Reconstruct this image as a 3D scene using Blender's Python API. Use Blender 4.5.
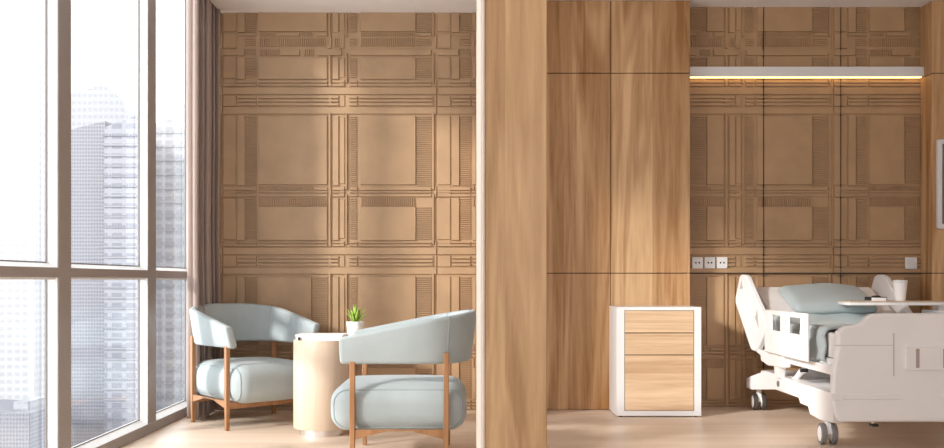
import bpy, bmesh, math, random
from mathutils import Vector, Matrix
random.seed(4)
PI = math.pi
for o in list(bpy.data.objects):
    bpy.data.objects.remove(o, do_unlink=True)
S = bpy.context.scene
C = S.collection

# ------------------------------------------------------------------ camera
EYE, F, VX, HY = 0.92, 940.0, 470.0, 280.0
cam = bpy.data.cameras.new('camera')
cam.sensor_width = 36.0
cam.lens = 36.0 * F / 944.0
cam.shift_x = (472.0 - VX) / 944.0
cam.shift_y = (HY - 224.0) / 944.0
cam.clip_end = 3000.0
co = bpy.data.objects.new('camera', cam)
C.objects.link(co)
co.location = (0, 0, EYE)
co.rotation_euler = (PI / 2, 0, 0)
S.camera = co
# ------------------------------------------------------------------ exposure, sky, sun
S.view_settings.view_transform = 'Standard'
S.view_settings.look = 'None'
S.view_settings.gamma = 1.0
S.view_settings.use_curve_mapping = False
S.view_settings.exposure = 0.0
S.cycles.max_bounces = 10
S.cycles.diffuse_bounces = 7
S.cycles.transparent_max_bounces = 16
S.cycles.use_denoising = True
S.cycles.sample_clamp_indirect = 8.0

W = bpy.data.worlds.new('sky')
S.world = W
W.use_nodes = True
wn = W.node_tree
wn.nodes.clear()
w_out = wn.nodes.new('ShaderNodeOutputWorld')
w_bg = wn.nodes.new('ShaderNodeBackground')
w_bg.inputs['Color'].default_value = (0.95, 0.97, 1.0, 1)
w_bg.inputs['Strength'].default_value = 3.6
wn.links.new(w_bg.outputs[0], w_out.inputs[0])

SUN_AZ = Vector((0.81, 0.59))
SUN_EL = math.radians(21)
sun = bpy.data.lights.new('sun', 'SUN')
sun.energy = 4.8
sun.angle = math.radians(6.5)
sun.color = (1.0, 0.95, 0.90)
so = bpy.data.objects.new('sun', sun)
C.objects.link(so)
sdir = Vector((SUN_AZ.x * math.cos(SUN_EL), SUN_AZ.y * math.cos(SUN_EL), -math.sin(SUN_EL)))
so.rotation_euler = sdir.to_track_quat('-Z', 'Y').to_euler()
so.location = (-8, -5, 6)


def portal(loc, rot, sx, sy):
    l = bpy.data.lights.new('window_portal', 'AREA')
    l.shape = 'RECTANGLE'
    l.size, l.size_y = sx, sy
    l.cycles.is_portal = True
    o = bpy.data.objects.new('window_portal', l)
    C.objects.link(o)
    o.location = loc
    o.rotation_euler = rot


portal((-2.12, 3.7, 1.5), (0, -PI / 2, 0), 3.0, 6.0)
portal((1.4, -5.08, 1.5), (PI / 2, 0, 0), 6.6, 2.9)  # portal for the added rear glazing

# ------------------------------------------------------------------ helpers
YF, YB = 6.652, 6.83            # front plane of the wood wall, back plane of the niche


def P(px, py, d):
    return Vector(((px - VX) / F * d, d, EYE - (py - HY) / F * d))


def X(px, d):
    return (px - VX) / F * d


def Z(py, d):
    return EYE - (py - HY) / F * d


def root_loc(o):
    v = Vector((0, 0, 0))
    while o is not None:
        v += o.location
        o = o.parent
    return v


class MB:
    def __init__(self):
        self.bm = bmesh.new()

    def _v(self, pts):
        return [self.bm.verts.new(p) for p in pts]

    def face(self, pts, mi=0):
        f = self.bm.faces.new(self._v(pts))
        f.material_index = mi
        return f

    def box(self, x0, x1, y0, y1, z0, z1, mi=0):
        v = self._v([(x, y, z) for z in (z0, z1) for y in (y0, y1) for x in (x0, x1)])
        for q in ((0, 2, 3, 1), (4, 5, 7, 6), (0, 1, 5, 4), (2, 6, 7, 3), (0, 4, 6, 2), (1, 3, 7, 5)):
            self.bm.faces.new([v[i] for i in q]).material_index = mi
        return self

    def rel(self, x0, x1, z0, z1, y, h, b):
        """raised field on a wall facing -Y: a low frustum"""
        b = min(b, (x1 - x0) * 0.3, (z1 - z0) * 0.3)
        a = self._v([(x0, y, z0), (x1, y, z0), (x1, y, z1), (x0, y, z1)])
        c = self._v([(x0 + b, y - h, z0 + b), (x1 - b, y - h, z0 + b), (x1 - b, y - h, z1 - b), (x0 + b, y - h, z1 - b)])
        self.bm.faces.new(c)
        for i in range(4):
            j = (i + 1) % 4
            self.bm.faces.new((a[i], a[j], c[j], c[i]))

    def prism(self, pts, vec, mi=0):
        """polygon pts (3D) extruded along vec"""
        vec = Vector(vec)
        a = self._v(pts)
        b = self._v([Vector(p) + vec for p in pts])
        n = len(pts)
        self.bm.faces.new(a).material_index = mi
        self.bm.faces.new(b[::-1]).material_index = mi
        for i in range(n):
            self.bm.faces.new((a[i], b[i], b[(i + 1) % n], a[(i + 1) % n])).material_index = mi
        return self

    def loft(self, rings, closed_ring=True, caps=True, loop=False):
        vs = [self._v(r) for r in rings]
        n = len(rings[0])
        m = len(vs)
        for k in range(m if loop else m - 1):
            a, b = vs[k], vs[(k + 1) % m]
            for i in range(n if closed_ring else n - 1):
                j = (i + 1) % n
                self.bm.faces.new((a[i], a[j], b[j], b[i]))
        if caps and not loop:
            self.bm.faces.new(vs[0][::-1])
            self.bm.faces.new(vs[-1])
        return self

    def lathe(self, prof, c, n=32, axis='Z', cap=True):
        c = Vector(c)
        rings = []
        for r, h in prof:
            ring = []
            for i in range(n):
                t = 2 * PI * i / n
                if axis == 'Z':
                    p = Vector((r * math.cos(t), r * math.sin(t), h))
                elif axis == 'X':
                    p = Vector((h, r * math.cos(t), r * math.sin(t)))
                else:
                    p = Vector((r * math.sin(t), h, r * math.cos(t)))
                ring.append(c + p)
            rings.append(ring)
        return self.loft(rings, caps=cap)

    def tube(self, pts, r, n=10, loop=False):
        pts = [Vector(p) for p in pts]
        rings = []
        m = len(pts)
        up = None
        for k, p in enumerate(pts):
            if loop:
                t = pts[(k + 1) % m] - pts[k - 1]
            else:
                t = pts[min(k + 1, m - 1)] - pts[max(k - 1, 0)]
            t.normalize()
            if up is None:
                up = Vector((0, 0, 1)) if abs(t.z) < 0.9 else Vector((1, 0, 0))
            s = t.cross(up).normalized()
            u = s.cross(t).normalized()
            up = u
            rr = r[k] if isinstance(r, (list, tuple)) else r
            rings.append([p + (s * math.cos(2 * PI * i / n) + u * math.sin(2 * PI * i / n)) * rr for i in range(n)])
        return self.loft(rings, caps=True, loop=loop)

    def build(self, name, mats, parent=None, smooth=False, bevel=0.0, seg=2, sub=0, local=False, angle=40):
        bmesh.ops.remove_doubles(self.bm, verts=self.bm.verts, dist=1e-6)
        bmesh.ops.recalc_face_normals(self.bm, faces=self.bm.faces)
        if parent is not None and not local:
            bmesh.ops.translate(self.bm, vec=-root_loc(parent), verts=self.bm.verts)
        me = bpy.data.meshes.new(name)
        self.bm.to_mesh(me)
        self.bm.free()
        for m in (mats if isinstance(mats, (list, tuple)) else [mats]):
            me.materials.append(m)
        o = bpy.data.objects.new(name, me)
        C.objects.link(o)
        if parent is not None:
            o.parent = parent
        if bevel:
            b = o.modifiers.new('bevel', 'BEVEL')
            b.width = bevel
            b.segments = seg
            b.limit_method = 'ANGLE'
            b.angle_limit = math.radians(35)
            b.harden_normals = False
        if sub:
            s = o.modifiers.new('subdivision', 'SUBSURF')
            s.levels = s.render_levels = sub
        if smooth or bevel:
            for p in me.polygons:
                p.use_smooth = True
            me.set_sharp_from_angle(angle=math.radians(angle))
        return o


def rounded_box(mb, cx, cy, cz, hx, hy, hz, r, n=8, fn=None):
    """a box with fully rounded edges, gridded; fn moves each point afterwards"""
    def axis(h):
        a = [-h]
        k = 6
        inner = h - r
        arc = [-(inner + r * math.cos(t * PI / 2 / k)) for t in range(k)]
        mid = [(-inner + 2 * inner * i / n) for i in range(n + 1)]
        return arc + mid + [-q for q in arc[::-1]]
    ax, ay, az = axis(hx), axis(hy), axis(hz)

    def proj(p):
        q = Vector((max(-(hx - r), min(hx - r, p.x)), max(-(hy - r), min(hy - r, p.y)), max(-(hz - r), min(hz - r, p.z))))
        d = p - q
        if d.length > 1e-9:
            # push the cube shell onto the rounded shell
            m = max(abs(d.x), abs(d.y), abs(d.z))
            d = d.normalized() * m
        v = q + d
        if fn:
            v = fn(v)
        return v + Vector((cx, cy, cz))
    def sheet(A, B, mk):
        g = [[mb.bm.verts.new(proj(mk(a, b))) for b in B] for a in A]
        for i in range(len(A) - 1):
            for j in range(len(B) - 1):
                try:
                    mb.bm.faces.new((g[i][j], g[i + 1][j], g[i + 1][j + 1], g[i][j + 1]))
                except ValueError:
                    pass
    for s in (-1, 1):
        sheet(ax, ay, lambda a, b: Vector((a, b, s * hz)))
        sheet(ax, az, lambda a, b: Vector((a, s * hy, b)))
        sheet(ay, az, lambda a, b: Vector((s * hx, a, b)))
    bmesh.ops.remove_doubles(mb.bm, verts=mb.bm.verts, dist=1e-4)


def tag(o, label, cat, group=None, kind=None):
    o['label'] = label
    o['category'] = cat
    if group:
        o['group'] = group
    if kind:
        o['kind'] = kind
    return o


def thing(name, label, cat, loc=(0, 0, 0), group=None):
    o = bpy.data.objects.new(name, None)
    o.empty_display_size = 0.1
    C.objects.link(o)
    o.location = loc
    return tag(o, label, cat, group)


def struct(o):
    o['kind'] = 'structure'
    return o


# ------------------------------------------------------------------ materials
def mat(name):
    m = bpy.data.materials.new(name)
    m.use_nodes = True
    nt = m.node_tree
    return m, nt, nt.nodes['Principled BSDF']


def N(nt, kind, **kw):
    n = nt.nodes.new(kind)
    for k, v in kw.items():
        if k in n.inputs.keys():
            n.inputs[k].default_value = v
        else:
            setattr(n, k, v)
    return n


def math_n(nt, op, a, b=None):
    n = nt.nodes.new('ShaderNodeMath')
    n.operation = op
    for i, v in enumerate((a, b)):
        if v is None:
            continue
        if isinstance(v, (int, float)):
            n.inputs[i].default_value = v
        else:
            nt.links.new(v, n.inputs[i])
    return n.outputs[0]


def mixc(nt, fac, a, b, blend='MIX'):
    n = nt.nodes.new('ShaderNodeMix')
    n.data_type = 'RGBA'
    n.blend_type = blend
    for i, v in ((0, fac), (6, a), (7, b)):
        if isinstance(v, (int, float)):
            n.inputs[i].default_value = v
        elif isinstance(v, tuple):
            n.inputs[i].default_value = v if len(v) == 4 else v + (1,)
        else:
            nt.links.new(v, n.inputs[i])
    return n.outputs[2]


def coords(nt, scale=(1, 1, 1), loc=(0, 0, 0), kind='Object'):
    tc = nt.nodes.new('ShaderNodeTexCoord')
    mp = nt.nodes.new('ShaderNodeMapping')
    mp.inputs['Scale'].default_value = scale
    mp.inputs['Location'].default_value = loc
    nt.links.new(tc.outputs[kind], mp.inputs[0])
    return mp.outputs[0]


def noise(nt, vec, scale=1.0, detail=4.0, rough=0.55, dist=0.0):
    n = nt.nodes.new('ShaderNodeTexNoise')
    n.inputs['Scale'].default_value = scale
    n.inputs['Detail'].default_value = detail
    n.inputs['Roughness'].default_value = rough
    n.inputs['Distortion'].default_value = dist
    nt.links.new(vec, n.inputs['Vector'])
    return n.outputs['Fac']


def ramp(nt, fac, stops):
    n = nt.nodes.new('ShaderNodeValToRGB')
    e = n.color_ramp.elements
    while len(e) > 1:
        e.remove(e[-1])
    e[0].position = stops[0][0]
    e[0].color = stops[0][1] + (1,)
    for p, c in stops[1:]:
        k = e.new(p)
        k.color = c + (1,)
    nt.links.new(fac, n.inputs[0])
    return n.outputs[0]


def bump(nt, bsdf, h, strength=0.2, dist=0.002):
    b = nt.nodes.new('ShaderNodeBump')
    b.inputs['Strength'].default_value = strength
    b.inputs['Distance'].default_value = dist
    nt.links.new(h, b.inputs['Height'])
    nt.links.new(b.outputs[0], bsdf.inputs['Normal'])


def plain(name, col, rough=0.5, metal=0.0, spec=0.5, var=0.03, bmp=0.0, bscale=60):
    m, nt, b = mat(name)
    v = coords(nt)
    f = noise(nt, v, 6.0, 3)
    lo = tuple(c * (1 - var) for c in col)
    hi = tuple(min(1, c * (1 + var)) for c in col)
    nt.links.new(ramp(nt, f, [(0.3, lo), (0.7, hi)]), b.inputs['Base Color'])
    b.inputs['Roughness'].default_value = rough
    b.inputs['Metallic'].default_value = metal
    b.inputs['Specular IOR Level'].default_value = spec
    if bmp:
        bump(nt, b, noise(nt, v, bscale, 3), bmp, 0.001)
    return m


def wood(name, dark, light, axis='Z', rough=0.45, plank=0.0, fine=1.0, knots=0.0, spec=0.35, seed=0.0, contrast=1.0, poff=0.0, tw=0.16):
    m, nt, b = mat(name)
    sq = {'Z': (1, 1, 0.055), 'X': (0.055, 1, 1), 'Y': (1, 0.055, 1)}[axis]
    v = coords(nt, sq, (seed, seed * 0.7, seed * 1.3))
    tone = None
    if plank:
        sep = nt.nodes.new('ShaderNodeSeparateXYZ')
        tc = coords(nt)
        nt.links.new(tc, sep.inputs[0])
        u = sep.outputs['Y' if axis == 'X' else 'X']
        k = math_n(nt, 'FLOOR', math_n(nt, 'DIVIDE', math_n(nt, 'SUBTRACT', u, poff), plank))
        wnz = nt.nodes.new('ShaderNodeTexWhiteNoise')
        wnz.noise_dimensions = '1D'
        nt.links.new(k, wnz.inputs['W'])
        tone = wnz.outputs['Value']
        off = nt.nodes.new('ShaderNodeVectorMath')
        off.operation = 'ADD'
        cmb = nt.nodes.new('ShaderNodeCombineXYZ')
        t9 = math_n(nt, 'MULTIPLY', tone, 9.0)
        for i in range(3):
            nt.links.new(t9, cmb.inputs[i])
        nt.links.new(v, off.inputs[0])
        nt.links.new(cmb.outputs[0], off.inputs[1])
        v = off.outputs[0]
    big = noise(nt, v, 3.2 * fine, 3, 0.5, 1.6)
    rings = math_n(nt, 'SINE', math_n(nt, 'MULTIPLY', big, 46.0))
    rings = math_n(nt, 'MULTIPLY_ADD', rings, 0.5)
    rings.node.inputs[2].default_value = 0.5
    grain = noise(nt, v, 26 * fine, 5, 0.65, 0.3)
    pores = noise(nt, v, 120 * fine, 2, 0.5, 0.0)
    f = math_n(nt, 'ADD', math_n(nt, 'MULTIPLY', big, 0.55), math_n(nt, 'MULTIPLY', grain, 0.35))
    f = math_n(nt, 'ADD', f, math_n(nt, 'MULTIPLY', rings, 0.07 * contrast))
    f = math_n(nt, 'ADD', f, math_n(nt, 'MULTIPLY', pores, 0.06))
    if tone is not None:
        f = math_n(nt, 'ADD', f, math_n(nt, 'MULTIPLY', math_n(nt, 'SUBTRACT', tone, 0.5), tw))
    mid = tuple((a + c) / 2 for a, c in zip(dark, light))
    w = 0.17 / contrast
    col = ramp(nt, f, [(0.5 - w, dark), (0.5, mid), (0.5 + w, light)])
    if knots:
        kv = coords(nt, (1.6, 1.6, 0.42) if axis == 'Z' else (0.42, 1.6, 1.6), (seed + 3.1, 0.4, seed))
        vor = nt.nodes.new('ShaderNodeTexVoronoi')
        vor.inputs['Scale'].default_value = 1.15
        nt.links.new(kv, vor.inputs['Vector'])
        dk = ramp(nt, vor.outputs['Distance'], [(0.0, (1, 1, 1)), (0.10, (0.55, 0.55, 0.55)), (0.3, (0, 0, 0))])
        col = mixc(nt, math_n(nt, 'MULTIPLY', dk, knots), col, tuple(c * 0.45 for c in dark))
    nt.links.new(col, b.inputs['Base Color'])
    b.inputs['Roughness'].default_value = rough
    b.inputs['Specular IOR Level'].default_value = spec
    bump(nt, b, grain, 0.08, 0.002)
    return m


def fabric(name, col, scale=420, var=0.10, axis=None):
    m, nt, b = mat(name)
    v = coords(nt)
    n1 = noise(nt, v, 9, 3)
    n2 = noise(nt, coords(nt, (1, 1, 3)), scale * 0.5, 2)
    n3 = noise(nt, coords(nt, (3, 3, 1)), scale * 0.5, 2)
    w = math_n(nt, 'ADD', math_n(nt, 'MULTIPLY', n2, 0.5), math_n(nt, 'MULTIPLY', n3, 0.5))
    f = math_n(nt, 'ADD', math_n(nt, 'MULTIPLY', w, 0.7), math_n(nt, 'MULTIPLY', n1, 0.3))
    nt.links.new(ramp(nt, f, [(0.35, tuple(c * (1 - var) for c in col)), (0.65, tuple(c * (1 + var) for c in col))]), b.inputs['Base Color'])
    b.inputs['Roughness'].default_value = 0.9
    b.inputs['Specular IOR Level'].default_value = 0.2
    b.inputs['Sheen Weight'].default_value = 0.15
    bump(nt, b, w, 0.35, 0.002)
    return m


M = {}
M['relief'] = plain('carved_panel', (0.385, 0.25, 0.142), 0.55, var=0.08, bmp=0.05)
M['relief_niche'] = plain('carved_panel_niche', (0.40, 0.247, 0.130), 0.55, var=0.08, bmp=0.05)  # same carved panel, with the niche's warm shade put into the colour
M['oak'] = wood('oak_panel', (0.305, 0.14, 0.044), (0.67, 0.435, 0.235), 'Z', knots=0.7, contrast=1.25, plank=0.283, tw=0.16, poff=0.145, fine=0.85)
M['oak_post'] = wood('oak_partition', (0.33, 0.182, 0.076), (0.57, 0.37, 0.195), 'Z', plank=0.0915, seed=2.0, fine=2.2, poff=0.0763, tw=0.2, contrast=1.2)
M['oak_door'] = wood('oak_drawer', (0.44, 0.275, 0.15), (0.68, 0.495, 0.325), 'X', seed=5.0, fine=1.5, contrast=1.2)
M['oak_leg'] = wood('oak_leg', (0.26, 0.12, 0.05), (0.38, 0.195, 0.09), 'Z', fine=3.0)
M['ash'] = wood('ash_veneer', (0.55, 0.42, 0.31), (0.68, 0.54, 0.42), 'Z', fine=2.0, contrast=0.8)
M['floor'] = wood('floor_planks', (0.67, 0.52, 0.395), (0.81, 0.67, 0.55), 'X', rough=0.36, plank=0.19, fine=1.2, contrast=0.8)
M['white'] = plain('white_lacquer', (0.71, 0.70, 0.70), 0.38, var=0.01)
M['bed_white'] = plain('white_plastic', (0.89, 0.875, 0.875), 0.4, var=0.01)
M['plaster'] = plain('ceiling_plaster', (0.86, 0.835, 0.825), 0.85, var=0.01)
M['wallwhite'] = plain('wall_paint', (0.78, 0.74, 0.71), 0.85, var=0.01)
M['plaster_tan'] = plain('tan_plaster', (0.42, 0.35, 0.29), 0.8, var=0.02)
M['corner_bead'] = plain('corner_bead', (0.66, 0.58, 0.52), 0.6, var=0.01)
M['dark'] = plain('shadow_gap', (0.03, 0.02, 0.016), 0.7)
M['black'] = plain('black_plastic', (0.015, 0.015, 0.016), 0.4)
M['grey'] = plain('grey_rubber', (0.20, 0.185, 0.18), 0.6)
M['darkgrey'] = plain('dark_rubber', (0.055, 0.045, 0.042), 0.55)  # rear tyre rubber, darkened in colour for the shade under the bed
M['steel'] = plain('brushed_steel', (0.72, 0.68, 0.66), 0.3, 1.0)
M['mullion'] = plain('bronze_aluminium', (0.27, 0.24, 0.23), 0.45, 0.1)
M['frame_white'] = plain('white_bead', (0.72, 0.72, 0.72), 0.5)
M['blue'] = fabric('blue_grey_upholstery', (0.35, 0.395, 0.405))
M['seam'] = fabric('blue_grey_piping', (0.29, 0.335, 0.345))
M['linen'] = fabric('blue_grey_linen', (0.42, 0.475, 0.485), 600, 0.05)
M['linen2'] = fabric('pale_blue_sheet', (0.45, 0.51, 0.52), 600, 0.05)
M['mattress'] = fabric('white_mattress', (0.80, 0.755, 0.74), 500, 0.03)
M['curtain'] = fabric('taupe_curtain', (0.36, 0.285, 0.255), 300, 0.08)
M['leaf'] = plain('leaf_green', (0.30, 0.47, 0.07), 0.45, var=0.3)
M['soil'] = plain('soil', (0.05, 0.035, 0.025), 0.9)
M['paper'] = plain('white_paper', (0.86, 0.83, 0.82), 0.6, var=0.01)
M['panelgrey'] = plain('grey_screen', (0.17, 0.165, 0.165), 0.35)
M['picturegrey'] = plain('grey_surround', (0.6, 0.57, 0.56), 0.5)

gl = bpy.data.materials.new('window_glass')
gl.use_nodes = True
nt = gl.node_tree
nt.nodes.clear()
o_ = nt.nodes.new('ShaderNodeOutputMaterial')
t_ = N(nt, 'ShaderNodeBsdfTransparent')
t_.inputs[0].default_value = (0.96, 0.97, 0.97, 1)
g_ = N(nt, 'ShaderNodeBsdfGlossy')
g_.inputs['Roughness'].default_value = 0.0
fr_ = nt.nodes.new('ShaderNodeFresnel')
fr_.inputs['IOR'].default_value = 1.45
mx_ = nt.nodes.new('ShaderNodeMixShader')
nt.links.new(math_n(nt, 'MULTIPLY', fr_.outputs[0], 0.2), mx_.inputs[0])
nt.links.new(t_.outputs[0], mx_.inputs[1])
nt.links.new(g_.outputs[0], mx_.inputs[2])
nt.links.new(mx_.outputs[0], o_.inputs[0])
M['glass'] = gl

led = bpy.data.materials.new('warm_led')
led.use_nodes = True
nt = led.node_tree
nt.nodes.clear()
o_ = nt.nodes.new('ShaderNodeOutputMaterial')
e_ = N(nt, 'ShaderNodeEmission')
e_.inputs[0].default_value = (1.0, 0.62, 0.23, 1)
e_.inputs[1].default_value = 4.0
nt.links.new(e_.outputs[0], o_.inputs[0])
M['led'] = led


def facade(name, wall, glass, fh, bw, gap=0.45, vgap=0.4):
    m, nt, b = mat(name)
    sep = nt.nodes.new('ShaderNodeSeparateXYZ')
    nt.links.new(coords(nt), sep.inputs[0])
    z = math_n(nt, 'FRACT', math_n(nt, 'DIVIDE', sep.outputs[2], fh))
    u = math_n(nt, 'FRACT', math_n(nt, 'DIVIDE', math_n(nt, 'ADD', sep.outputs[0], math_n(nt, 'MULTIPLY', sep.outputs[1], 1.0)), bw))
    w = math_n(nt, 'MULTIPLY', math_n(nt, 'GREATER_THAN', z, gap), math_n(nt, 'GREATER_THAN', u, vgap))
    n = noise(nt, coords(nt, (0.12, 0.12, 0.3)), 1.0, 3)
    w = math_n(nt, 'MULTIPLY', w, math_n(nt, 'MULTIPLY_ADD', n, 1.2))
    w.node.inputs[2].default_value = 0.1
    w.node.use_clamp = True
    nt.links.new(mixc(nt, w, wall, glass), b.inputs['Base Color'])
    b.inputs['Roughness'].default_value = 0.5
    return m


# ------------------------------------------------------------------ setting: floor, ceilings, walls
XG, XI = -1.97, -1.916           # glass plane, inner face of the mullions
RX = 4.7                        # right end of the room
Y0 = -5.0                       # rear end of the room
ZL, ZR = 2.81, 2.90             # ceiling heights left / right
mb = MB()
mb.box(-2.1, RX, Y0, YB + 0.1, -0.12, 0.0)
struct(mb.build('floor', M['floor']))

mb = MB()
mb.box(-1.76, 0.06, Y0, YF + 0.1, ZL, 3.05)
struct(mb.build('ceiling', M['plaster']))
mb = MB()
mb.box(0.06, RX, Y0, YB + 0.1, ZR, 3.05)
struct(mb.build('ceiling_right', M['plaster']))
mb = MB()
mb.box(-2.15, -1.76, Y0, YF + 0.1, 2.98, 3.05)
struct(mb.build('trim_1', M['plaster']))
mb = MB()
mb.box(-2.15, -1.916, Y0, 0.718, 0.0, 3.05)
struct(mb.build('wall_left', M['wallwhite']))  # unseen solid stretch added to keep sun off the partition front
# unseen glazed wall behind the camera, added for soft frontal fill light
mb = MB()
for x in (-2.0, -0.7, 0.6, 1.9, 3.2, 4.6):
    mb.box(x - 0.05, x + 0.05, Y0 - 0.06, Y0 + 0.04, 0.0, 3.0)
mb.box(-2.05, 4.65, Y0 - 0.06, Y0 + 0.04, -0.02, 0.06)
mb.box(-2.05, 4.65, Y0 - 0.06, Y0 + 0.04, 2.86, 3.05)
struct(mb.build('window_rear', M['mullion']))
mb = MB()
mb.box(-2.0, 4.6, Y0 - 0.02, Y0 - 0.012, 0.06, 2.86)
struct(mb.build('window_rear_pane', M['glass']))
mb = MB()
mb.box(RX, RX + 0.1, Y0, YB + 0.1, -0.12, 3.05)
struct(mb.build('wall_right', M['wallwhite']))


# carved relief walls: a plaid of raised fields, bars and ribs
def relief(mb, d, xs, x_lo, x_hi, floor_y, top_y, left):
    HP = 0.0125

    def fld(x0, x1, y0, y1, h=HP, b=0.0035):
        x0, x1 = max(x0, x_lo), min(x1, x_hi)
        y0, y1 = max(y0, top_y), min(y1, floor_y)
        if x1 - x0 < 0.7 or y1 - y0 < 0.7:
            return
        mb.rel(X(x0, d), X(x1, d), Z(y1, d), Z(y0, d), d, h, b)

    def hribs(x0, x1, y0, y1, p=2.07):
        y = y0 + 0.4
        while y + 1.2 < y1:
            fld(x0 + 0.3, x1 - 0.3, y, y + 1.15, HP * 0.8, 0.0015)
            y += p

    def vribs(x0, x1, y0, y1, p=2.1):
        x = x0 + 0.4
        while x + 1.2 < x1:
            fld(x, x + 1.15, y0, y1, HP * 0.8, 0.0015)
            x += p

    PR = [(-2, 33, 'hi'), (57.5, 79.6, 'short'), (116, 186, 'big'), (198, 240.6, 'mid'), (276.5, 346, 'big'), (359, 399, 'mid')]
    for u in xs:
        for (a, b_, typ) in PR:
            fld(u + 0.4, u + 13.4, a, b_ - 1, HP * 0.7)
            fld(u + 14.6, u + 22.5, a, b_)
            hribs(u + 22.8, u + 34, a, b_)
            # square C
            va = a
            if typ == 'mid':
                vribs(u + 35.5, u + 104.5, a, a + 8)
                va = a + 8.6
            vb = b_
            if typ in ('big', 'hi'):
                vb = b_ - 1
            if left and 270 < a < 290:
                fld(u + 35.5, u + 89, va, vb)
                hribs(u + 89.5, u + 105, va, vb)
            elif not left:
                fld(u + 35.5, u + 71, va, vb)
                hribs(u + 71.3, u + 87, va, vb)
                fld(u + 87.3, u + 104.5, va, vb)
            else:
                fld(u + 35.5, u + 104.5, va, vb)
            fld(u + 105.6, u + 108.2, a - 4, b_ + 4, HP * 1.15)
            fld(u + 109.6, u + 116, a, b_)
            fld(u + 116.6, u + 121.8, a + 1, b_ - 2, HP * 0.6)
            fld(u + 122.4, u + 124.6, a - 4, b_ + 4, HP * 1.1)
            hribs(u + 126.3, u + 134.2, a, b_)
            if typ == 'mid':
                vribs(u + 137.5, u + 193, a, a + 8)
            fld(u + 137.5, u + 193, va, vb)
            hribs(u + 193.3, u + 208.4, va, b_)
            fld(u + 209, u + 211.4, a - 4, b_ + 4, HP * 1.15)
        segs = [(0.7, 33.6), (35.4, 104.8), (109.6, 121.6), (126.3, 134.6), (136.2, 208.4)]
        # wide bands and thin bars between the panel rows
        for y0 in (87.4, 247.4):
            for s in ((0.3, 213.7),):
                fld(u + s[0], u + s[1], y0, y0 + 7.4, HP * 0.9)
        for y0, y1 in ((107.2, 114.4), (267.6, 274.4)):
            for s in ((0.3, 213.7),):
                fld(u + s[0], u + s[1], y0, y1, HP * 0.9)
        for y0, y1 in ((96, 98.7), (99.7, 102.2), (103.2, 106), (256.2, 258.8), (259.8, 262.4), (263.4, 266)):
            for s in ((14.6, 33.6), (35.4, 116), (126.3, 134.6), (136.4, 210)):
                fld(u + s[0], u + s[1], y0, y1, HP * 1.1, 0.002)
        # the plain uprights run on between the bands, a little lower than the fields
        for y0, y1 in ((33.6, 48.6), (79.4, 86.8), (95.4, 106.6), (186.2, 197.4), (240.6, 246.8), (255.4, 267), (346.4, 358.4), (399.4, 409)):
            fld(u + 0.4, u + 13.8, y0, y1, HP * 0.7)
            fld(u + 116.4, u + 121.9, y0, y1, HP * 0.55)
            fld(u + 105.4, u + 108.9, y0, y1, HP * 0.8)
            fld(u + 211.7, u + 213.8, y0, y1, HP * 0.8)
        for y0, y1 in ((80.8, 83.2), (84.1, 86.4), (241.8, 243.4), (244.2, 246.4), (400.2, 402.2), (403.2, 405.4), (406.4, 409)):
            for s in segs:
                fld(u + s[0], u + s[1], y0, y1, HP * 1.1, 0.002)
        for y0, y1 in ((187.2, 190.4), (191.2, 193), (194.2, 196.8), (347.2, 350.4), (351.2, 353.6), (354.6, 357.4)):
            for s in segs:
                if y0 in (187.2, 347.2) and s[0] in (35.4,):
                    vribs(u + 35.4, u + 90, y0 - 1, y1)
                    fld(u + 90.5, u + 104.8, y0, y1)
                else:
                    fld(u + s[0], u + s[1], y0, y1, HP * 1.1, 0.002)
        # upper ribbed band
        fld(u + 14.6, u + 33.6, 33.6, 36.4, HP * 1.1)
        vribs(u + 37, u + 52, 32.6, 36.6)
        fld(u + 52.6, u + 77, 33, 36.6, HP * 1.2)
        vribs(u + 78, u + 92, 32.6, 36.6)
        fld(u + 94, u + 104.8, 33, 36.6, HP * 1.2)
        vribs(u + 137.5, u + 193, 32.6, 36.6)
        fld(u + 193.4, u + 208.4, 33, 36.6, HP * 1.2)
        hribs(u + 22, u + 33.6, 38, 47.5)
        vribs(u + 36, u + 104.5, 38.4, 46.8)
        vribs(u + 111, u + 121.5, 38.4, 46.8)
        hribs(u + 126.3, u + 134.5, 38, 47.5)
        vribs(u + 137.5, u + 193, 38.4, 46.8)
        hribs(u + 193.3, u + 208.4, 38, 47.5)
        hribs(u + 22, u + 33.6, 48.4, 57)
        vribs(u + 36, u + 57, 49.6, 56)
        fld(u + 58, u + 77, 49.8, 56, HP * 1.2)
        vribs(u + 81, u + 92, 49.6, 56)
        fld(u + 94, u + 119, 49.8, 56, HP * 1.2)
        fld(u + 0.7, u + 22, 49.8, 56, HP * 1.1)
        fld(u + 127, u + 208.4, 49.8, 56, HP * 1.1)
    return mb


mb = MB()
x_end = X(476.4, YF)
mb.box(-1.95, x_end + 0.024, YF, YF + 0.1, 0.0, 3.05)
relief(mb, YF, [223.0 - 214, 223.0, 223.0 + 214], 205, 476.2, 409.8, -5, True)
struct(mb.build('wall_back', M['relief']))

mb = MB()
NX0, NX1 = X(690, YF), X(920, YB)
mb.box(NX0 - 0.02, NX1 + 0.02, YB, YB + 0.1, 0.0, 3.0)
relief(mb, YB, [833.0 - 214, 833.0], 684, 921, 406.2, -5, False)
o = struct(mb.build('wall_niche', M['relief_niche']))
mb = MB()
for px, hw_ in ((763.0, 0.35), (840.0, 0.18)):
    mb.box(X(px - hw_, YB), X(px + hw_, YB), YB - 0.0165, YB - 0.002, 0.0, ZR)
mb.box(NX0, NX1, YB - 0.0165, YB - 0.002, Z(273.9, YB), Z(272.7, YB))
struct(mb.build('trim_2', M['dark']))  # dark strips laid on to draw the shadow gaps of panel seams

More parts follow.
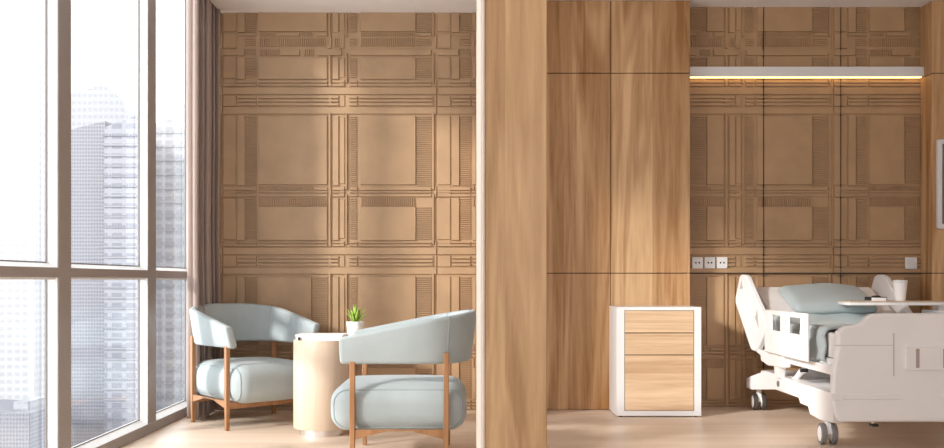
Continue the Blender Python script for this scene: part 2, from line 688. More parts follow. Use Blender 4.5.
# oak panelling to the right of the niche
mb = MB()
seams = [0.0, Z(273.2, YF), Z(73.2, YF), ZR]
for a, b_ in zip(seams[:-1], seams[1:]):
    mb.box(NX1, RX, YF, YF + 0.3, a + 0.003, b_ - 0.003)
mb.box(NX1 + 0.006, RX, YF + 0.006, YF + 0.29, 0, ZR, 1)
struct(mb.build('wall_pillar', [M['oak'], M['dark']]))

# oak partition slab between the two zones
PB, PF_ = 3.9, 2.05
px0 = X(476.3, PB)
pxa, pxb, pxc = X(482.0, PF_), X(484.8, PF_), X(547, PF_)
mb = MB()
mb.box(px0, pxb, PF_ + 0.012, PB, 0.0, 3.0)
mb.build('wall_partition', M['plaster_tan'])
mb = MB()
mb.box(pxb, pxc, PF_, PB, 0.0, 3.0)
struct(mb.build('wall_partition_panel', M['oak_post'], bevel=0.002))
mb = MB()
mb.box(pxa, pxb, PF_ - 0.002, PF_ + 0.012, 0.0, 3.0)
struct(mb.build('trim_4', M['corner_bead'], bevel=0.002))
struct(bpy.data.objects['wall_partition'])

# unseen stub added to shade the left end of the wardrobe
mb = MB()
mb.box(0.046, 0.168, 6.15, YF + 0.001, 0.0, ZR)
mb.box(0.070, 0.168, YF + 0.001, YB + 0.1, 0.0, ZR)
struct(mb.build('wall_return', M['oak_post'], bevel=0.002))

# ------------------------------------------------------------------ window wall
mull = [4.381 + 1.221 * k for k in range(-3, 2)]
MW = 0.138
ZT0, ZT1 = 0.932, 0.978
for i, y in enumerate(mull):
    mb = MB()
    mb.box(XG - 0.012, XI, y, y + MW, 0.0, 3.0, 0)
    struct(mb.build('window_mullion', M['mullion'], bevel=0.003))
ends = mull + [YF - MW]
ends = sorted(ends)
wi = 0
for a, b_ in zip(ends[:-1], ends[1:]):
    y0, y1 = a + MW, b_
    if y1 - y0 < 0.2:
        y1 = YF
    wi += 1
    mb = MB()
    bd = 0.035
    for (z0, z1) in ((0.062, ZT0), (ZT1, 2.98)):
        # slanted white beads around the pane
        mb.prism([(XI, y0, z0), (XI - 0.005, y0, z0), (XG, y0, z0 + 0.022), (XG - 0.01, y0, z0 + 0.022), (XG - 0.01, y0, z0)][0:1] +
                 [(XG, y0, z0 + 0.022), (XG - 0.02, y0, z0 + 0.022), (XG - 0.02, y0, z0)], (0, y1 - y0, 0))
        mb.box(XG - 0.02, XI - 0.012, y0, y1, z1 - 0.010, z1)
        mb.box(XG - 0.006, XI - 0.003, y1 - 0.012, y1 + 0.002, z0, z1)
        mb.box(XG - 0.02, XI - 0.012, y0, y0 + 0.010, z0, z1)
    struct(mb.build('window_%d' % wi, M['frame_white']))
    mb = MB()
    mb.box(XG - 0.02, XI + 0.006, y0 - 0.01, y1 + 0.01, ZT0, ZT1)
    struct(mb.build('window_transom', M['mullion'], bevel=0.002))
    mb = MB()
    for (z0, z1) in ((0.084, ZT0 - 0.01), (ZT1 + 0.022, 2.97)):
        mb.box(XG - 0.012, XG - 0.006, y0 + 0.008, y1 - 0.012, z0, z1)
    struct(mb.build('window_pane', M['glass']))
    mb = MB()
    for (z0, z1) in ((0.084, ZT0 - 0.01), (ZT1 + 0.022, 2.97)):
        mb.box(XG - 0.004, XG + 0.004, y1 - 0.018, y1 - 0.012, z0, z1)
        mb.box(XG - 0.004, XG + 0.002, y0 + 0.01, y1 - 0.016, z0, z0 + 0.005)
    struct(mb.build('window_gasket', M['grey']))
mb = MB()
mb.box(XG - 0.08, -1.914, mull[0], YF, 0.0, 0.062)
struct(mb.build('trim_3', M['mullion'], bevel=0.003))

# ------------------------------------------------------------------ city outside
DC = 500.0


def tower(name, label, px0, px1, d, top, col, depth=30.0, bot=-115.0, slabs=None, roof=None):
    x0, x1 = X(px0, d), X(px1, d)
    o = thing(name, label, 'building', ((x0 + x1) / 2, d + depth / 2, bot))
    t = [(x0, d, bot), (x1, d, bot)] + [(X(px, d), d, Z(py, d)) for px, py in top]
    mb = MB()
    mb.prism(t, (0, depth, 0))
    mb.build('tower_body', col, o)
    if slabs:
        step, m_, out = slabs
        mb = MB()
        z = bot
        zt = min(Z(py, d) for px, py in top)
        while z < zt - 1:
            mb.box(x0 - out, x1 + out, d - out, d + depth, z, z + step * 0.24)
            z += step
        mb.build('floor_slab', m_, o)
    if roof:
        mb = MB()
        for (a, b_, h) in roof:
            mb.box(X(a, d), X(b_, d), d + depth * 0.2, d + depth * 0.7, Z(top[0][1] + 8, d), Z(h, d))
        mb.build('roof_plant', M['city_c'], o)
    return o


M['city_a'] = facade('facade_grid', (0.235, 0.24, 0.265), (0.135, 0.14, 0.17), 1.9, 1.5, 0.4, 0.35)  # facade colours kept pale to stand in for the city haze
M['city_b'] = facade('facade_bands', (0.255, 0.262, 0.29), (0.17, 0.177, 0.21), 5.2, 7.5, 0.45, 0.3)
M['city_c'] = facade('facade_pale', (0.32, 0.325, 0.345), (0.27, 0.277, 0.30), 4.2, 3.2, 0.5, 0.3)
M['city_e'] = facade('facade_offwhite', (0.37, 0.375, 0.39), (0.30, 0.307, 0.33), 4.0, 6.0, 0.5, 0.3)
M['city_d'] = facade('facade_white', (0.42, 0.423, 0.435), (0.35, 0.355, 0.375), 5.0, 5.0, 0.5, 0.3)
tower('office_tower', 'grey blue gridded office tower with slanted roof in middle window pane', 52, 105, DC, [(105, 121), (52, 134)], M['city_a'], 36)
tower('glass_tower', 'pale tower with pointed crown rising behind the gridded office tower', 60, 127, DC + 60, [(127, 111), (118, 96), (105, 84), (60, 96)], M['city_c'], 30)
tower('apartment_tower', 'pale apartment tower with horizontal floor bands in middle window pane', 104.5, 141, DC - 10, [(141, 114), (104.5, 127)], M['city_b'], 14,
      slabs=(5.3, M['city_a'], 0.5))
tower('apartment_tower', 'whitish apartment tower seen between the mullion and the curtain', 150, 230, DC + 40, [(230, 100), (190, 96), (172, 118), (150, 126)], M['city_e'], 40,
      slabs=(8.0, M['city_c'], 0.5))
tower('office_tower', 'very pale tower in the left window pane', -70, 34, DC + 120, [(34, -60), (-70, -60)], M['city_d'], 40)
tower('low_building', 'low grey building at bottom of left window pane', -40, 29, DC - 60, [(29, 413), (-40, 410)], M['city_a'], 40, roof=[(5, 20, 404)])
mb = MB()
mb.box(-900, 200, 150, 1500, -116, -115)
struct(mb.build('city_ground', plain('city_haze_ground', (0.28, 0.28, 0.30), 0.9)))  # haze over the ground put into its pale grey

# ------------------------------------------------------------------ curtain
mb = MB()
ring = []
n = 150
for i in range(n + 1):
    t = i / n
    y = 6.10 + t * 0.50
    ph = t * 2 * PI * 5.5
    x = -1.819 + 0.040 * math.sin(ph) + 0.014 * math.sin(ph * 2.3 + 1)
    y += 0.018 * math.sin(2 * ph + 0.7)
    ring.append((x, y))
rows = []
for k in range(13):
    z = 0.012 + (2.97 - 0.012) * k / 12
    s = 1.0 + 0.12 * math.sin(k * 0.9) * (1 - k / 12)
    rows.append([(-1.819 + (x + 1.835) * s, y + 0.004 * math.sin(k * 0.6), z) for x, y in ring])
mb.loft(rows, closed_ring=False, caps=False)
o = mb.build('curtain', M['curtain'], smooth=True, angle=180)
sm = o.modifiers.new('thickness', 'SOLIDIFY')
sm.thickness = 0.004
tag(o, 'taupe floor length curtain gathered at the end of the window wall', 'curtain')

# ------------------------------------------------------------------ built-in oak wardrobe
wx0, wx1 = 0.1685, X(690, YF)
wd = thing('built_in_wardrobe', 'tall oak wardrobe with flush handleless doors between partition and bed niche', 'wardrobe', ((wx0 + wx1) / 2, YF + 0.09, 0))
mb = MB()
mb.box(wx0, wx1 - 0.02, YF + 0.02, YB, 0.0, ZR - 0.002)
mb.build('carcass', M['dark'], wd)
mb = MB()
mb.box(wx1 - 0.02, wx1, YF + 0.021, YB, 0.0, ZR - 0.002)
mb.build('side_panel', M['oak'], wd)
cols = [wx0, X(610.5, YF) - 0.565, X(610.5, YF), wx1]
cols = [cols[1] if cols[1] > wx0 else wx0, X(610.5, YF), wx1]
if cols[0] > wx0 + 0.02:
    cols = [wx0] + cols
for a, b_ in zip(cols[:-1], cols[1:]):
    for z0, z1 in zip(seams[:-1], seams[1:]):
        mb = MB()
        mb.box(a + 0.0022, b_ - (0.0022 if b_ < wx1 - 0.01 else 0), YF, YF + 0.019, z0 + 0.003, z1 - 0.003)
        mb.build('door', M['oak'], wd, bevel=0.001)

# ------------------------------------------------------------------ niche shelf with light
d = 6.77
sh = thing('wall_shelf', 'slim white shelf with warm light strip spanning the bed niche', 'shelf', ((NX0 + NX1) / 2, YB - 0.03, Z(76.5, d)))
mb = MB()
mb.box(NX0 - 0.012, NX1, d, YB - 0.0172, Z(76.3, d), Z(66.6, d))
mb.build('shelf_board', M['white'], sh, bevel=0.002)
mb = MB()
mb.box(NX0 + 0.01, NX1 - 0.01, d + 0.012, YB - 0.018, Z(76.3, d) - 0.005, Z(76.3, d))
mb.build('light_strip', M['led'], sh)

# sockets and switch on the niche wall
for a, lab in ((691.6, 'white wall socket nearest the wardrobe, left of three'), (703.9, 'white wall socket in the middle of the row of three'),
               (716.2, 'white wall socket right of three, nearest the bed')):
    c = P(a + 5.3, 262.8, YB)
    s = thing('wall_socket', lab, 'socket', (c.x, YB - 0.010, c.z), 'wall sockets in the bed niche')
    h = 5.3 / F * YB
    mb = MB()
    mb.box(c.x - h, c.x + h, YB - 0.021, YB - 0.009, c.z - h * 1.06, c.z + h * 1.06)
    mb.build('face_plate', M['white'], s, bevel=0.003)
    for q in (-1, 1):
        mb = MB()
        mb.lathe([(0.0065, -0.0012), (0.0065, 0.003)], (c.x + q * 0.012, YB - 0.0205, c.z), 14, 'Y')
        mb.build('socket_hole', M['black'], s)
c = P(910, 263.2, YB)
s = thing('light_switch', 'white square light switch beside the oak panelling', 'switch', (c.x, YB - 0.010, c.z))
h = 5.9 / F * YB
mb = MB()
mb.box(c.x - h, c.x + h, YB - 0.020, YB - 0.009, c.z - h, c.z + h)
mb.build('face_plate', M['white'], s, bevel=0.003)
mb = MB()
mb.box(c.x - h * 0.7, c.x + h * 0.7, YB - 0.0235, YB - 0.019, c.z - h * 0.7, c.z + h * 0.7)
mb.build('rocker', M['white'], s, bevel=0.002)

# framed panel on the oak panelling
fx0 = X(936, YF)
z0, z1 = Z(228.5, YF), Z(140, YF)
pf = thing('wall_screen', 'grey screen in white frame on the oak panelling right of the bed', 'screen', (fx0 + 0.25, YF - 0.015, (z0 + z1) / 2))
mb = MB()
w = 0.031
x1 = fx0 + 0.85
mb.box(fx0, fx0 + w, YF - 0.03, YF, z0, z1)
mb.box(x1 - w, x1, YF - 0.03, YF, z0, z1)
mb.box(fx0 + w, x1 - w, YF - 0.03, YF, z0, z0 + w)
mb.box(fx0 + w, x1 - w, YF - 0.03, YF, z1 - w, z1)
mb.build('frame', M['white'], pf, bevel=0.004)
mb = MB()
mb.box(fx0 + w, x1 - w, YF - 0.02, YF, z0 + w, z1 - w)
mb.build('screen', M['panelgrey'], pf)

# ------------------------------------------------------------------ bedside cabinet
bx0, bx1, by0, by1, bh = 0.985, 1.552, 6.31, YF - 0.004, 0.738
bc = thing('bedside_cabinet', 'white bedside cabinet with three oak drawer fronts against the wardrobe', 'cabinet', ((bx0 + bx1) / 2, (by0 + by1) / 2, 0))
dx0, dx1 = X(624.4, by0), X(694.3, by0)
dz = [Z(411, by0), Z(355, by0), Z(333, by0), Z(310.3, by0)]
mb = MB()
mb.box(bx0, dx0, by0, by1, 0.008, bh)
mb.box(dx1, bx1, by0, by1, 0.008, bh)
mb.box(dx0, dx1, by0, by1, dz[3], bh)
mb.box(dx0, dx1, by0, by1, 0.008, dz[0])
mb.box(dx0, dx1, by1 - 0.02, by1, dz[0], dz[3])
mb.build('body', M['white'], bc)
mb = MB()
mb.box(dx0 + 0.001, dx1 - 0.001, by0 + 0.022, by0 + 0.04, dz[0] + 0.001, dz[3] - 0.001)
mb.build('backing', M['dark'], bc)
for nm, a, b_ in (('door', dz[0], dz[1]), ('drawer', dz[1], dz[2]), ('drawer', dz[2], dz[3])):
    mb = MB()
    mb.box(dx0 + 0.004, dx1 - 0.004, by0 + 0.001, by0 + 0.021, a + 0.003, b_ - 0.003)
    mb.build(nm, M['oak_door'], bc, bevel=0.001)
for x in (bx0 + 0.03, bx1 - 0.03):
    for y in (by0 + 0.03, by1 - 0.03):
        mb = MB()
        mb.lathe([(0.012, 0.0), (0.012, 0.009)], (x, y, 0), 12)
        mb.build('foot', M['dark'], bc)

# ------------------------------------------------------------------ side table with book and plant
tx, ty, tr, th = X(322.5, 5.64), 5.64, 0.172, 0.565
st = thing('side_table', 'round drum side table of pale ash on a steel plinth between the two chairs', 'table', (tx, ty, 0))
mb = MB()
mb.lathe([(tr * 0.80, 0.0), (tr * 0.80, 0.042)], (tx, ty, 0), 48)
mb.build('plinth', M['steel'], st, smooth=True)
mb = MB()
mb.lathe([(tr - 0.004, 0.040), (tr, 0.046), (tr, th - 0.004), (tr - 0.003, th)], (tx, ty, 0), 64)
mb.build('drum', M['ash'], st, smooth=True)
# book
bk = thing('book', 'white closed book lying on the drum side table', 'book', (tx - 0.01, ty - 0.06, th))
q0, q1 = X(295.5, 5.52), X(343.3, 5.52)
mb = MB()
mb.box(q0 + 0.004, q1 - 0.003, 5.502, 5.698, th + 0.004, th + 0.030)
mb.build('page_block', M['paper'], bk)
mb = MB()
mb.box(q0, q1, 5.498, 5.702, th + 0.030, th + 0.034)
mb.box(q0 + 0.03, q1, 5.498, 5.702, th + 0.0005, th + 0.004)
mb.box(q0 + 0.03, q1, 5.698, 5.702, th + 0.0005, th + 0.034)
mb.build('cover', M['paper'], bk)
mb = MB()
mb.box(q0 + 0.020, q0 + 0.032, 5.490, 5.503, th + 0.004, th + 0.020)
mb.build('bookmark', M['black'], bk)
# plant
pc = Vector((X(355.6, 5.66), 5.66, th))
pp = thing('potted_succulent', 'small green succulent in a white pot on the drum side table', 'plant', pc)
mb = MB()
mb.lathe([(0.040, 0.0005), (0.046, 0.004), (0.054, 0.09), (0.055, 0.104), (0.052, 0.106), (0.049, 0.102), (0.047, 0.092)], pc, 40)
mb.build('pot', M['paper'], pp, smooth=True)
mb = MB()
mb.lathe([(0.0475, 0.088), (0.0475, 0.093)], pc, 24)
mb.build('soil', M['soil'], pp)
rnd = random.Random(7)
for k in range(17):
    a = k * 2.399
    ring_ = k / 17
    L = 0.085 + 0.035 * (1 - ring_) + rnd.uniform(-0.012, 0.018)
    lean = 0.12 + 0.62 * ring_ + rnd.uniform(-0.06, 0.06)
    mb = MB()
    rings = []
    base = pc + Vector((math.cos(a) * 0.012 * ring_, math.sin(a) * 0.012 * ring_, 0.088))
    out = Vector((math.cos(a), math.sin(a), 0))
    side = Vector((-math.sin(a), math.cos(a), 0))
    for i in range(8):
        t = i / 7
        ang = lean * (0.7 + 0.5 * t)
        p = base + out * (L * t * math.sin(ang)) + Vector((0, 0, L * t * math.cos(ang)))
        w = 0.0095 * (0.75 + 0.9 * t) * (1 - t ** 3) + 0.0006
        hgt = 0.004 * (1 - t) + 0.0008
        nrm = Vector((0, 0, 1)) * math.sin(ang) - out * math.cos(ang)
        rings.append([p + side * w, p + nrm * hgt, p - side * w, p - nrm * hgt * 1.6])
    mb.loft(rings)
    mb.build('leaf', M['leaf'], pp, smooth=True, angle=180)


# ------------------------------------------------------------------ lounge chairs
def make_chair():
    r = thing('lounge_chair', 'blue grey tub chair', 'chair', (0, 0, 0), 'lounge chairs by the window')
    LX, LY = 0.295, 0.232
    hw, yf, ys, yb = 0.284, 0.274, -0.12, -0.335
    path = []
    for i in range(9):
        path.append((-hw, yf + (ys - yf) * i / 8))
    for i in range(1, 30):
        t = PI * i / 30
        c, s_ = math.cos(t), math.sin(t)
        e = 2 / 2.5
        path.append((-hw * math.copysign(abs(c) ** e, c), ys + (yb - ys) * abs(s_) ** e))
    for i in range(9):
        path.append((hw, ys + (yf - ys) * i / 8))
    z0 = 0.503

    def ztop(y):
        return 0.640 + (yf - y) / (yf - yb) * 0.122

    def section(p, nrm, ztp, k=1.0, z0=z0, t=0.052):
        """rounded rectangle section standing on z0, leaning outwards with height"""
        pts = []
        rr = 0.019
        H = (ztp - z0)
        cz = (ztp + z0) / 2
        hh, ht = H / 2 * k, t / 2 * k
        for (sx, sz, a0) in ((1, -1, -90), (1, 1, 0), (-1, 1, 90), (-1, -1, 180)):
            for j in range(5):
                a = math.radians(a0 + 90 * j / 4)
                q = (sx * (ht - rr * k) + math.cos(a) * rr * k, sz * (hh - rr * k) + math.sin(a) * rr * k)
                f = (q[1] + hh) / (2 * hh)
                lean = 0.035 * f - 0.004
                pts.append(Vector((p[0], p[1], cz + q[1])) + nrm * (q[0] + lean))
        return pts
    m = len(path)
    rings = []
    nrms = []
    for k, p in enumerate(path):
        a = Vector(path[max(k - 1, 0)])
        b_ = Vector(path[min(k + 1, m - 1)])
        t = (b_ - a).normalized()
        nrm = Vector((t.y, -t.x, 0))
        # path runs front-left, round the back, to front-right; outward is away from the centre
        cdir = Vector((p[0], p[1] - 0.1, 0))
        if nrm.dot(cdir) < 0:
            nrm = -nrm
        nrms.append(nrm)
        if k == 0:
            for (dy, kk) in ((0.020, 0.80), (0.016, 0.92), (0.008, 0.98)):
                rings.append(section((p[0], p[1] + dy), nrm, ztop(p[1]), kk))
        rings.append(section(p, nrm, ztop(p[1])))
        if k == m - 1:
            for (dy, kk) in ((0.008, 0.98), (0.016, 0.92), (0.020, 0.80)):
                rings.append(section((p[0], p[1] + dy), nrm, ztop(p[1]), kk))
    mb = MB()
    mb.loft(rings)
    back = mb.build('backrest', M['blue'], r, smooth=True, angle=60, local=True)
    # stitched seams where the arms meet the back
    for kk in (12, m - 13):
        sec = [v for v in section(path[kk], nrms[kk], ztop(path[kk][1]), 1.008)]
        mb = MB()
        mb.tube(sec, 0.0022, 6, loop=True)
        mb.build('seam', M['seam'], back, smooth=True, local=True)
    # cushion
    hx, hy, hz, rr = 0.275, 0.335, 0.117, 0.085
    cz = 0.277

    def crown(v):
        f = max(0, 1 - (v.x / hx) ** 2) * max(0, 1 - (v.y / hy) ** 2)
        if v.z > 0:
            v = Vector((v.x, v.y, v.z + 0.016 * f))
        return Vector((v.x * (1 + 0.02 * (1 - (v.z / hz) ** 2)), v.y * (1 + 0.025 * (1 - (v.z / hz) ** 2)), v.z))
    mb = MB()
    rounded_box(mb, 0, 0.01, cz, hx, hy, hz, rr, 8, crown)
    seat = mb.build('seat_cushion', M['blue'], r, smooth=True, angle=180, local=True)
    for s in (-1, 1):
        pts = []
        g = rr * 0.72
        iy, iz = hy - rr, hz - rr
        for (sy, sz, a0) in ((1, -1, -90), (1, 1, 0), (-1, 1, 90), (-1, -1, 180)):
            for j in range(9):
                a = math.radians(a0 + 90 * j / 8)
                v = Vector((s * (hx - rr + rr * 0.70), sy * iy + math.cos(a) * g, sz * iz + math.sin(a) * g))
                pts.append(crown(v) + Vector((0, 0.01, cz)))
        dense = []
        for k in range(len(pts)):
            a, b_ = pts[k], pts[(k + 1) % len(pts)]
            nn = max(1, int((b_ - a).length / 0.03))
            for i in range(nn):
                q = a.lerp(b_, i / nn)
                dense.append(q)
        mb = MB()
        mb.tube(dense, 0.0042, 8, loop=True)
        mb.build('piping', M['seam'], seat, smooth=True, local=True)
    # frame
    hl = 0.0135
    for sx in (-1, 1):
        for sy in (-1, 1):
            top = 0.56 if sy < 0 else 0.53
            mb = MB()
            x, y = sx * LX, sy * LY
            rings = []
            for z, k in ((0, 0.86), (0.2, 1), (top, 1)):
                rings.append([(x - hl * k, y - hl * k, z), (x + hl * k, y - hl * k, z), (x + hl * k, y + hl * k, z), (x - hl * k, y + hl * k, z)])
            mb.loft(rings)
            mb.build('leg', M['oak_leg'], r, bevel=0.003, local=True)
    for sx in (-1, 1):
        mb = MB()
        x = sx * LX
        pr = [(x - 0.009, -LY, 0.130), (x - 0.009, -LY + 0.17, 0.172), (x - 0.009, LY - 0.17, 0.172), (x - 0.009, LY, 0.130), (x - 0.009, LY, 0.180), (x - 0.009, -LY, 0.180)]
        mb.prism(pr, (0.018, 0, 0))
        mb.build('side_rail', M['oak_leg'], r, bevel=0.002, local=True)
    for sy in (-1, 1):
        mb = MB()
        mb.box(-LX, LX, sy * LY - 0.009, sy * LY + 0.009, 0.130, 0.170)
        mb.build('cross_rail', M['oak_leg'], r, bevel=0.002, local=True)
    return r


def copy_tree(o, parent=None):
    c = o.copy()
    C.objects.link(c)
    if parent is not None:
        c.parent = parent
    for ch in list(o.children):
        copy_tree(ch, c)
    return c


ch1 = make_chair()
ch2 = copy_tree(ch1)
ch1['label'] = 'blue grey tub chair beside the curtain, facing the drum table'
ch1.location = (-1.418, 6.108, 0)
# local +y (facing) -> (0.664,-0.748)
ch1.rotation_euler = (0, 0, math.atan2(-0.745, 0.667) - PI / 2)
ch2['label'] = 'blue grey tub chair nearest the camera, seen side-on before the partition'
ch2.location = (-0.352, 4.947, 0)
ch2.rotation_euler = (0, 0, PI - PI / 2 + math.radians(0.5))

# ------------------------------------------------------------------ hospital bed
BL, BR = 1.965, 2.875
BCX = (BL + BR) / 2
bed = thing('hospital_bed', 'white adjustable hospital bed on casters in the niche', 'bed', (BCX, 5.9, 0))
BW = M['bed_white']


def mirror(pts):
    return [(2 * BCX - p[0], p[1], p[2]) for p in pts]


# footboard, outline in the plane facing the camera
d = 5.05
out = [(835.8, 342), (829.8, 372), (829.6, 403), (832, 414), (836, 422.2)]
left = [P(a + 3.8, b_, d) for a, b_ in out]
topl = [P(a, b_, d) for a, b_ in ((837.5, 333), (841.5, 328.5), (847, 326), (855, 325.2), (861.5, 323.2), (866.5, 317.5), (872, 314.3), (880, 313.4))]
poly = topl[::-1] + left
poly = [(p.x, p.y, p.z) for p in poly]
full = poly + [(2 * BCX - x, y, z) for x, y, z in poly[::-1]]
mb = MB()
mb.prism(full, (0, 0.055, 0))
fb = mb.build('footboard', BW, bed, bevel=0.012, seg=3)
for (a, b_, c_, e_, nm, t) in ((904.5, 954, 346, 370, 'handle_plate', 0.022), (830.5, 843, 393.4, 400.3, 'bumper_cap', 0.010),
                               (843, 902, 394, 399.6, 'trim_bar', 0.005)):
    mb = MB()
    mb.box(X(a, d), X(b_, d), d - t, d + 0.01, Z(e_, d), Z(c_, d))
    hp = mb.build(nm, BW, fb, bevel=0.004)
mb = MB()
a, b_ = 2 * BCX - X(830.5, d), 2 * BCX - X(843, d)
mb.box(b_, a, d - 0.010, d + 0.01, Z(400.3, d), Z(393.4, d))
mb.build('bumper_cap', BW, fb, bevel=0.004)
mb = MB()
mb.box(b_ - 0.317, b_, d - 0.005, d + 0.01, Z(399.6, d), Z(394, d))
mb.build('trim_bar', BW, fb, bevel=0.003)
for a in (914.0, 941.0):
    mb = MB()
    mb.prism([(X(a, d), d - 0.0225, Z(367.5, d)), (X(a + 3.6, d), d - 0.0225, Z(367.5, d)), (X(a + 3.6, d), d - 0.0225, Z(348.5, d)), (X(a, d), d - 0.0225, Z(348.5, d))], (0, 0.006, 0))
    mb.build('grip_slot', plain('slot_shade', (0.45, 0.37, 0.34), 0.6), fb)  # raised strip; the slot's shade is put into its colour
mb = MB()
for x0, x1 in ((834.5, 893), ):
    mb.box(X(x0, d), X(x1, d), d - 0.0012, d + 0.004, Z(345.6, d), Z(345.0, d))
mb.box(X(893, d), X(894.2, d), d - 0.003, d + 0.004, Z(376, d), Z(333, d))
mb.build('panel_line', plain('panel_line_grey', (0.62, 0.57, 0.56), 0.5), fb)

# base cover, side profiles (depth, height)
prof = [(6.705, 0.222), (6.60, 0.246), (6.27, 0.314), (6.05, 0.312), (5.62, 0.302), (5.11, 0.305), (5.11, 0.145), (5.30, 0.132), (5.45, 0.142), (5.48, 0.182),
        (5.61, 0.184), (5.64, 0.213), (6.07, 0.213), (6.58, 0.152), (6.705, 0.152)]
for s in (0, 1):
    pts = [(BL + 0.005, y, z) for y, z in prof]
    if s:
        pts = mirror(pts)
    mb = MB()
    mb.prism(pts, (0.085 * (-1 if s else 1), 0, 0))
    bs = mb.build('base_beam', BW, bed, bevel=0.004, seg=2)
    mb = MB()
    xx = BL + 0.003 if not s else 2 * BCX - BL - 0.003
    mb.lathe([(0.019, -0.005), (0.019, 0.005)], (xx, 6.0, 0.258), 20, 'X')
    mb.build('bolt_cap', M['grey'], bs)
mb = MB()
mb.box(BL + 0.08, BR - 0.08, 5.2, 6.62, 0.235, 0.285)
mb.build('base_deck', BW, bed, bevel=0.01)
# mattress platform and lifting columns
for y in (5.55, 6.2):
    mb = MB()
    mb.box(BL + 0.25, BR - 0.25, y - 0.09, y + 0.09, 0.28, 0.405)
    mb.build('lift_column', BW, bed, bevel=0.01)
for s in (0, 1):
    x = BL + 0.02 if not s else BR - 0.02
    mb = MB()
    mb.box(x - 0.018, x + 0.018, 5.10, 6.20, 0.402, 0.452)
    mb.build('side_rail', BW, bed, bevel=0.006)
    mb = MB()
    xx = BL + 0.06 if not s else BR - 0.06
    mb.tube([(xx, 5.70, 0.372), (xx, 5.74, 0.365), (xx, 5.85, 0.30), (xx + 0.02, 6.0, 0.29)], 0.018, 12)
    pv = mb.build('pivot_arm', BW, bed, smooth=True)
    mb = MB()
    mb.lathe([(0.012, -0.022), (0.012, 0.022)], (xx, 5.70, 0.372), 20, 'X')
    mb.build('pivot_cap', M['black'], pv)
mb = MB()
mb.box(BL + 0.035, BR - 0.035, 5.10, 6.12, 0.43, 0.485)
pts = [(BL + 0.04, 6.10, 0.43), (BL + 0.04, 6.10, 0.485), (BL + 0.04, 6.745, 0.74), (BL + 0.04, 6.765, 0.69)]
mb.prism(pts, (BR - BL - 0.08, 0, 0))
mb.build('mattress_platform', BW, bed)
# headboard side guards tilted with the raised backrest
gpoly = [(6.70, 0.945), (6.66, 0.957), (6.59, 0.957), (6.53, 0.94), (6.41, 0.85), (6.256, 0.75), (6.14, 0.668), (6.125, 0.63), (6.16, 0.56), (6.28, 0.46), (6.35, 0.438), (6.43, 0.445), (6.80, 0.75), (6.805, 0.79)]
for s in (0, 1):
    x = BL - 0.045
    pts = [(x, y, z) for y, z in gpoly]
    if s:
        pts = mirror(pts)
    mb = MB()
    mb.prism(pts, (0.04 * (-1 if s else 1), 0, 0))
    g = mb.build('head_guard', BW, bed, bevel=0.008, seg=2)
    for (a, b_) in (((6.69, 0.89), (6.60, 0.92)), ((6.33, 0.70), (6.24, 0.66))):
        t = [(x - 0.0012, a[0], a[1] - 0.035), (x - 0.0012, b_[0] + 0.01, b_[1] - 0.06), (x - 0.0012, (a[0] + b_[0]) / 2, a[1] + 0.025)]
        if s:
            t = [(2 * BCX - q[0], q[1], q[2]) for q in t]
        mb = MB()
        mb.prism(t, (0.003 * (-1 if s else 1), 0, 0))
        mb.build('grip_recess', plain('grip_shade', (0.52, 0.47, 0.455), 0.5), g)  # no hollow cut; its shade lies in the triangle's colour
# lower bracket below the guards
br_ = [(6.36, 0.455), (5.80, 0.455), (5.80, 0.378), (5.96, 0.372), (6.10, 0.365), (6.24, 0.385), (6.25, 0.42), (6.33, 0.432)]
for s in (0, 1):
    pts = [(BL - 0.035, y, z) for y, z in br_]
    if s:
        pts = mirror(pts)
    mb = MB()
    mb.prism(pts, (0.05 * (-1 if s else 1), 0, 0))
    mb.build('rail_bracket', BW, bed, bevel=0.006)
    pts = [(BL - 0.02, y, z) for y, z in ((6.02, 0.38), (5.93, 0.38), (5.95, 0.30), (6.0, 0.30))]
    if s:
        pts = mirror(pts)
    mb = MB()
    mb.prism(pts, (0.05 * (-1 if s else 1), 0, 0))
    mb.build('bracket_post', BW, bed, bevel=0.004)
# side rails with cut-outs
for s in (0, 1):
    mb = MB()
    x0 = BL - 0.062
    x1 = x0 + 0.02
    if s:
        x0, x1 = 2 * BCX - x1, 2 * BCX - x0
    ys = [5.32, 5.425, 5.63, 5.775, 5.945, 6.08]
    zs = [0.455, 0.603, 0.698, 0.73]
    for i in range(5):
        for j in range(3):
            if j == 1 and i in (1, 3):
                continue
            mb.box(x0, x1, ys[i], ys[i + 1], zs[j], zs[j + 1])
    bm = mb.bm
    bmesh.ops.remove_doubles(bm, verts=bm.verts, dist=1e-5)
    # drop the inner faces between touching cells
    seen = {}
    for f in bm.faces:
        k = tuple(sorted(v.index for v in f.verts))
    bm.verts.index_update()
    for f in list(bm.faces):
        seen.setdefault(tuple(sorted(v.index for v in f.verts)), []).append(f)
    dead = [f for fs in seen.values() if len(fs) > 1 for f in fs]
    bmesh.ops.delete(bm, geom=dead, context='FACES')
    bmesh.ops.dissolve_limit(bm, angle_limit=0.01, verts=bm.verts, edges=bm.edges)
    mb.build('guard_rail', BW, bed, bevel=0.008, seg=2)
# head panel behind the pillow
mb = MB()
mb.box(BL + 0.02, BR - 0.02, 6.775, 6.812, 0.66, 0.80)
mb.build('headboard', BW, bed, bevel=0.01)


